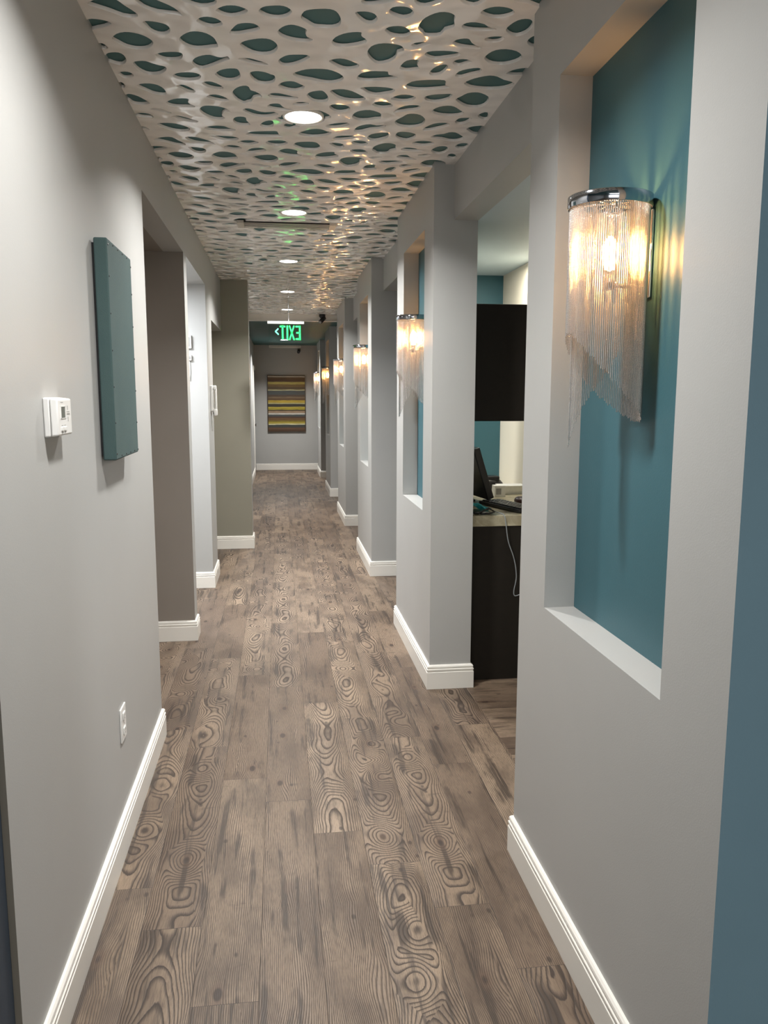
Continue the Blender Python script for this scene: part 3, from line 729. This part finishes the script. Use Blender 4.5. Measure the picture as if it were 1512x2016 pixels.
# canvas
CV = thing('canvas_panel', 'teal fabric-covered canvas panel tacked at the edges, hung on the near left wall', 'wall canvas', (XL, 2.90, 1.39))
cx0, cx1, cy0, cy1, cz0, cz1 = XL+0.008, XL+0.050, 2.695, 3.105, 1.392, 2.088
bm = NB(); box(bm, cx0, cx1, cy0, cy1, cz0, cz1, 0, 0.005, 3); obj('fabric', bm, CANVAS, CV)
part('stretcher_frame', CV, BLACK, (XL, cx0+0.002, cy0+0.014, cy0+0.04, cz0+0.014, cz1-0.014), (XL, cx0+0.002, cy1-0.04, cy1-0.014, cz0+0.014, cz1-0.014), (XL, cx0+0.002, cy0+0.04, cy1-0.04, cz1-0.04, cz1-0.014), (XL, cx0+0.002, cy0+0.04, cy1-0.04, cz0+0.014, cz0+0.04))
def tack(y, z):
    bm = NB(); lathe(bm, y, z, [(0.0035, cx1-0.001), (0.003, cx1+0.0012), (0.001, cx1+0.002)], 8, axis='x'); obj('tack', bm, BLACK, CV)
for z in (cz0+0.02, cz0+0.12, cz0+0.235, cz0+0.35, cz0+0.465, cz0+0.58, cz1-0.02): tack(cy0+0.010, z); tack(cy1-0.008, z-0.01)
for k in range(1, 5): tack(cy0+0.01+k*0.08, cz0+0.010); tack(cy0+0.01+k*0.08, cz1-0.010)
# outlet
OU = thing('wall_outlet', 'white duplex electrical outlet low on the near left wall', 'outlet', (XL, 2.835, 0.38))
part('cover_plate', OU, PLAS, (XL, XL+0.006, 2.792, 2.878, 0.383, 0.507), bev=0.0025)
for z in (0.418, 0.472):
    bm = NB(); box(bm, XL+0.005, XL+0.010, 2.818, 2.852, z-0.014, z+0.014, 0, 0.003); s_ = obj('socket', bm, PLAS, OU)
    part('slot', s_, BLACK, (XL+0.0096, XL+0.0103, 2.826, 2.828, z-0.002, z+0.008), (XL+0.0096, XL+0.0103, 2.841, 2.843, z-0.002, z+0.007), (XL+0.0096, XL+0.0103, 2.832, 2.837, z-0.010, z-0.006))
bm = NB(); lathe(bm, 2.835, 0.445, [(0.003, XL+0.005), (0.0025, XL+0.0072)], 10, axis='x'); obj('screw', bm, CHROME, OU)
# plates in the lit recess
yb = 6.7656
P1 = thing('wall_display', 'slim white wall display unit, upper of two small boxes in the bright recess', 'wall unit', (-0.71, yb, 2.03))
part('frame', P1, PLAS, (-0.745, -0.693, yb-0.022, yb, 1.975, 2.08), bev=0.003)
part('screen', P1, PLASG, (-0.735, -0.703, yb-0.0235, yb-0.021, 1.99, 2.065))
P2 = thing('wall_switch', 'small white wall switch with cable, below the slim display unit', 'switch', (-0.71, yb, 1.90))
part('switch_plate', P2, PLAS, (-0.735, -0.695, yb-0.02, yb, 1.88, 1.925), bev=0.003)
part('rocker', P2, PLASG, (-0.725, -0.705, yb-0.024, yb-0.019, 1.89, 1.915), bev=0.001)
bm = NB(); tube(bm, [(-0.712, yb-0.006, 1.882), (-0.711, yb-0.008, 1.80), (-0.714, yb-0.006, 1.72)], 0.003, 6); obj('cable', bm, PLAS, P2)
# intercom handset
IC = thing('wall_intercom', 'white wall-mounted intercom with handset on the third left pier', 'intercom', (XL, 7.03, 1.45))
part('base', IC, PLAS, (XL, XL+0.022, 6.975, 7.085, 1.47, 1.685), bev=0.006)
bm = NB(); box(bm, XL+0.022, XL+0.048, 7.0, 7.06, 1.645, 1.685, 0, 0.008, 3); box(bm, XL+0.022, XL+0.052, 7.0, 7.06, 1.43, 1.49, 0, 0.010, 3); box(bm, XL+0.034, XL+0.050, 7.006, 7.054, 1.46, 1.66, 0, 0.006, 3)
obj('handset', bm, PLAS, IC)
bm = NB(); tube(bm, [(XL+0.012, 7.03, 1.47), (XL+0.02, 7.03, 1.44), (XL+0.014, 7.03, 1.40), (XL+0.006, 7.03, 1.30)], 0.0035, 6); obj('cord', bm, PLAS, IC)
part('grille', IC, BLACK, (XL+0.021, XL+0.0235, 6.985, 6.998, 1.50, 1.66))

# ------------------------------------------------------------------ exit sign hanging from a rod
EX = thing('exit_sign', 'hanging clear acrylic exit sign with green mirrored letters and arrow', 'exit sign', (0.105, 7.85, 2.10))
ey = 7.85
part('canopy', EX, TRIM, (0.045, 0.145, ey+0.05, ey+0.17, ZP-0.022, ZP-0.001), bev=0.003)
bm = NB(); tube(bm, [(0.10, ey+0.09, ZP-0.02), (0.10, ey+0.06, 2.55), (0.10, ey, 2.30)], 0.004, 8); obj('rod', bm, CHROME, EX)
part('housing', EX, PLASG, (-0.10, 0.245, ey-0.018, ey+0.018, 2.270, 2.296), bev=0.003)
part('acrylic_plate', EX, ACRYL, (-0.09, 0.235, ey-0.003, ey+0.003, 2.098, 2.270))
def strokes(name, mat, segs, th=0.021):
    bm = NB()
    for (xa, za, xb_, zb_) in segs:
        d = Vector((xb_-xa, zb_-za)); n_ = Vector((-d.y, d.x)).normalized()*th/2; e = d.normalized()*0.0
        P = [(xa+n_.x-e.x, za+n_.y-e.y), (xa-n_.x-e.x, za-n_.y-e.y), (xb_-n_.x+e.x, zb_-n_.y+e.y), (xb_+n_.x+e.x, zb_+n_.y+e.y)]
        A = [bm.verts.new((p[0], ey-0.006, p[1])) for p in P]; B = [bm.verts.new((p[0], ey-0.0035, p[1])) for p in P]
        bm.faces.new(A); bm.faces.new(B[::-1])
        for k in range(4): bm.faces.new((A[k], A[(k+1) % 4], B[(k+1) % 4], B[k]))
    return obj(name, bm, mat, EX)
zb0, zt0 = 2.124, 2.257
lt = 0.0145; zm = (zb0+zt0)/2
strokes('letter_e', GREEN, [(0.204, zb0, 0.204, zt0), (0.2045, zt0-0.009, 0.164, zt0-0.009), (0.2045, zb0+0.009, 0.164, zb0+0.009), (0.2045, zm, 0.170, zm)], lt)
strokes('letter_x', GREEN, [(0.150, zb0, 0.106, zt0), (0.106, zb0, 0.150, zt0)], 0.0125)
strokes('letter_i', GREEN, [(0.086, zb0, 0.086, zt0)], lt)
strokes('letter_t', GREEN, [(0.042, zb0, 0.042, zt0), (0.016, zt0-0.009, 0.068, zt0-0.009)], lt)
strokes('arrow', GREEN2, [(0.002, 2.228, -0.026, 2.200), (0.004, 2.172, -0.026, 2.202)], 0.011)

# ------------------------------------------------------------------ security cameras, far vent, painting
S1 = thing('security_camera', 'black dome security camera under the edge of the white screen', 'security camera', (0.63, 11.87, ZP))
bm = NB(); lathe(bm, 0.63, 11.86, [(0.045, ZP-0.002), (0.047, ZP-0.03), (0.032, ZP-0.05), (0.012, ZP-0.062)], 20); obj('mount', bm, BLACK, S1)
bm = NB(); tube(bm, [(0.66, 11.86, ZP-0.05), (0.60, 11.80, ZP-0.115)], 0.030, 14); cb = obj('camera_body', bm, BLACK, S1)
bm = NB(); tube(bm, [(0.602, 11.802, ZP-0.113), (0.595, 11.795, ZP-0.121)], 0.020, 14); obj('lens', bm, PLASG, cb)
S2 = thing('security_camera', 'small security camera on the end wall above the striped painting', 'security camera', (0.44, YE, 2.60))
bm = NB(); lathe(bm, 0.44, 2.575, [(0.035, YE), (0.03, YE-0.03), (0.012, YE-0.05)], 16, axis='y'); obj('mount', bm, PLASG, S2)
bm = NB(); tube(bm, [(0.44, YE-0.05, 2.565), (0.42, YE-0.14, 2.52)], 0.032, 14); obj('camera_body', bm, BLACK, S2)
V2 = thing('linear_diffuser', 'pale linear air diffuser along the top of the end wall', 'vent', (0.14, YE, 2.69))
part('frame', V2, TRIM, (-0.20, 0.48, YE-0.03, YE, ZT-0.060, ZT-0.004), bev=0.004)
part('slot', V2, VENTM, (-0.17, 0.45, YE-0.032, YE-0.029, ZT-0.036, ZT-0.026))
PT = thing('painting', 'tall canvas painting of olive, gold and grey horizontal stripes on the end wall', 'painting', (0.155, YE, 0.84))
bm = NB(); box(bm, -0.240, 0.550, YE-0.045, YE-0.001, 0.838, 2.028, 0, 0.004); pc = obj('canvas', bm, PAINTM, PT)
part('frame_edge', PT, WOODD, (-0.252, -0.240, YE-0.042, YE-0.001, 0.830, 2.036), (0.550, 0.558, YE-0.042, YE-0.001, 0.830, 2.036), (-0.240, 0.550, YE-0.042, YE-0.001, 2.028, 2.038), (-0.240, 0.550, YE-0.042, YE-0.001, 0.830, 0.838))

# ------------------------------------------------------------------ desk nook
DT = 0.945
DK = thing('reception_desk', 'built-in desk with pale laminate top and dark brown panel in the right nook', 'desk', (1.35, 4.9, 0))
part('worktop', DK, DESKM, (1.045, 1.675, 4.30, 6.045, DT-0.06, DT), bev=0.002)
part('side_panel', DK, DARK, (1.045, 1.675, 4.305, 4.335, 0.0, DT-0.06))
part('side_lip', DK, DESKM, (1.032, 1.045, 4.30, 5.45, DT-0.06, 1.03), bev=0.002)
part('modesty_panel', DK, DARK, (1.032, 1.045, 4.335, 5.45, 0.0, DT-0.06))
CB = thing('overhead_cabinet', 'dark brown overhead cabinet hanging above the desk in the nook', 'cabinet', (1.35, 4.45, 1.46))
part('body', CB, DARK, (1.032, 1.675, 4.402, 4.75, 1.462, 2.098), bev=0.002)
part('door', CB, DARK, (1.045, 1.665, 4.384, 4.402, 1.466, 2.094), bev=0.0015)
MO = thing('monitor', 'black computer monitor seen edge-on, standing on the desk', 'monitor', (1.17, 4.78, DT))
bm = NB(); ang = math.radians(18)
M = Matrix.Translation((1.235, 4.98, DT+0.035)) @ Matrix.Rotation(math.radians(8), 4, 'Z') @ Matrix.Rotation(-ang, 4, 'Y')
box(bm, -0.022, 0.022, -0.24, 0.24, 0.0, 0.325, 0, 0.006); bmesh.ops.transform(bm, matrix=M, verts=bm.verts); mo = obj('display_housing', bm, BLACK, MO)
bm = NB(); box(bm, 0.0215, 0.0235, -0.23, 0.23, 0.012, 0.313); bmesh.ops.transform(bm, matrix=M, verts=bm.verts); obj('screen', bm, BLKG, mo)
bm = NB(); tube(bm, [(1.14, 4.99, DT+0.008), (1.16, 4.99, DT+0.15)], 0.018, 10); obj('stand_neck', bm, BLACK, MO)
part('stand_base', MO, BLACK, (1.07, 1.21, 4.90, 5.09, DT, DT+0.012), bev=0.004)
KB = thing('keyboard', 'black computer keyboard near the front edge of the desk', 'keyboard', (1.30, 4.6, DT))
Mk = Matrix.Translation((1.335, 4.585, DT+0.003)) @ Matrix.Rotation(math.radians(107), 4, 'Z') 
bm = NB(); box(bm, -0.22, 0.22, -0.075, 0.075, 0, 0.02, 0, 0.004); bmesh.ops.transform(bm, matrix=Mk, verts=bm.verts); obj('case', bm, BLACK, KB)
for r in range(5):
    for k in range(14):
        bm = NB(); xx = -0.205+k*0.0295; yy = -0.062+r*0.0255
        box(bm, xx, xx+0.024, yy, yy+0.020, 0.0195, 0.027, 0, 0.002, 1); bmesh.ops.transform(bm, matrix=Mk, verts=bm.verts); obj('key', bm, PLASK if False else BLACK, KB)
MS = thing('mouse', 'dark computer mouse at the right side of the desk', 'mouse', (1.43, 4.76, DT))
def blob(bm, c, r, n=16, m=10, zmin=-1e9):
    rings = []
    for i in range(1, m):
        th = math.pi*i/m
        rings.append([bm.verts.new((c[0]+r[0]*math.sin(th)*math.cos(2*math.pi*k/n), c[1]+r[1]*math.sin(th)*math.sin(2*math.pi*k/n), max(zmin, c[2]+r[2]*math.cos(th)))) for k in range(n)])
    for a, b in zip(rings, rings[1:]):
        for k in range(n):
            f = bm.faces.new((a[k], a[(k+1) % n], b[(k+1) % n], b[k])); f.smooth = True
    bm.faces.new(rings[0]); bm.faces.new(rings[-1][::-1])
bm = NB(); blob(bm, (1.475, 4.82, DT+0.012), (0.036, 0.058, 0.028), zmin=DT+0.001); obj('body', bm, STAIN, MS)
bm = NB(); lathe(bm, 4.79, DT+0.036, [(0.007, 1.473), (0.007, 1.478)], 12, axis='x'); obj('scroll_wheel', bm, BLACK, MS)
B1 = thing('tissue_box', 'white cardboard box at the back of the desk, left of the longer one', 'box', (1.39, 5.17, DT))
part('carton', B1, PAPER, (1.395, 1.465, 5.12, 5.20, DT, DT+0.072), bev=0.001)
part('printed_panel', B1, PLASG, (1.402, 1.436, 5.1185, 5.1205, DT+0.015, DT+0.055))
B2 = thing('paper_box', 'long low white box at the back of the desk', 'box', (1.49, 5.3, DT))
part('carton', B2, PAPER, (1.46, 1.64, 5.24, 5.36, DT, DT+0.060), bev=0.001)
part('lid_flap', B2, PAPER, (1.46, 1.64, 5.215, 5.24, DT+0.056, DT+0.060))
PH = thing('desk_phone', 'black curved desk phone behind the white boxes', 'phone', (1.47, 5.62, DT))
bm = NB(); blob(bm, (1.475, 5.62, DT+0.02), (0.115, 0.07, 0.065), zmin=DT+0.001); obj('body', bm, BLACK, PH)
part('cradle', PH, BLACK, (1.40, 1.55, 5.57, 5.67, DT+0.05, DT+0.09), bev=0.008)
CL = NB()
nx, ny = 14, 14; g = []
for a in range(nx):
    row = []
    for b in range(ny):
        u, v = a/(nx-1), b/(ny-1)
        x = 1.055+0.14*u; y = 4.42+0.16*v+0.03*u
        z = DT+0.006+0.075*(1-u)**1.5*(0.6+0.4*math.sin(v*9))+0.008*math.sin(u*14+v*5)+0.006
        row.append(CL.verts.new((x, y, max(DT+0.003, z))))
    g.append(row)
for a in range(nx-1):
    for b in range(ny-1):
        f = CL.faces.new((g[a][b], g[a+1][b], g[a+1][b+1], g[a][b+1])); f.smooth = True
r_ = bmesh.ops.solidify(CL, geom=list(CL.faces), thickness=0.003)
tag(obj('cloth', CL, CYAN), 'crumpled cyan cloth lying at the left edge of the desk', 'cloth')
bm = NB(); box(bm, 1.06, 1.17, 4.36, 4.42, DT+0.001, DT+0.004); tag(obj('paper_sheet', bm, PAPER), 'white paper sheet on the desk under the cyan cloth', 'paper')
bm = NB(); tube(bm, [(1.06, 4.345, DT+0.012), (1.09, 4.35, DT+0.006), (1.12, 4.36, DT+0.018), (1.16, 4.38, DT+0.03), (1.19, 4.37, DT+0.012), (1.15, 4.34, DT+0.006), (1.10, 4.33, DT+0.008)], 0.006, 8)
tag(obj('black_cable', bm, BLACK), 'coiled black cable at the front left corner of the desk', 'cable')
def spl(P, n=6):
    P = [Vector(p) for p in P]; out = []
    for i in range(len(P)-1):
        p0, p1, p2, p3 = P[max(i-1, 0)], P[i], P[i+1], P[min(i+2, len(P)-1)]
        for k in range(n):
            t_ = k/n; out.append(0.5*((2*p1)+(p2-p0)*t_+(2*p0-5*p1+4*p2-p3)*t_*t_+(3*p1-p0-3*p2+p3)*t_**3))
    return out+[P[-1]]
bm = NB(); tube(bm, spl([(1.17, 4.44, DT+0.02), (1.20, 4.34, DT+0.012), (1.225, 4.298, DT+0.002), (1.235, 4.290, DT-0.05), (1.25, 4.288, 0.80), (1.285, 4.285, 0.70), (1.30, 4.285, 0.60), (1.288, 4.285, 0.52), (1.295, 4.285, 0.49), (1.33, 4.285, 0.50)]), 0.0028, 8)
tag(obj('grey_cable', bm, CABLE), 'thin grey cable hanging down over the front of the desk', 'cable')
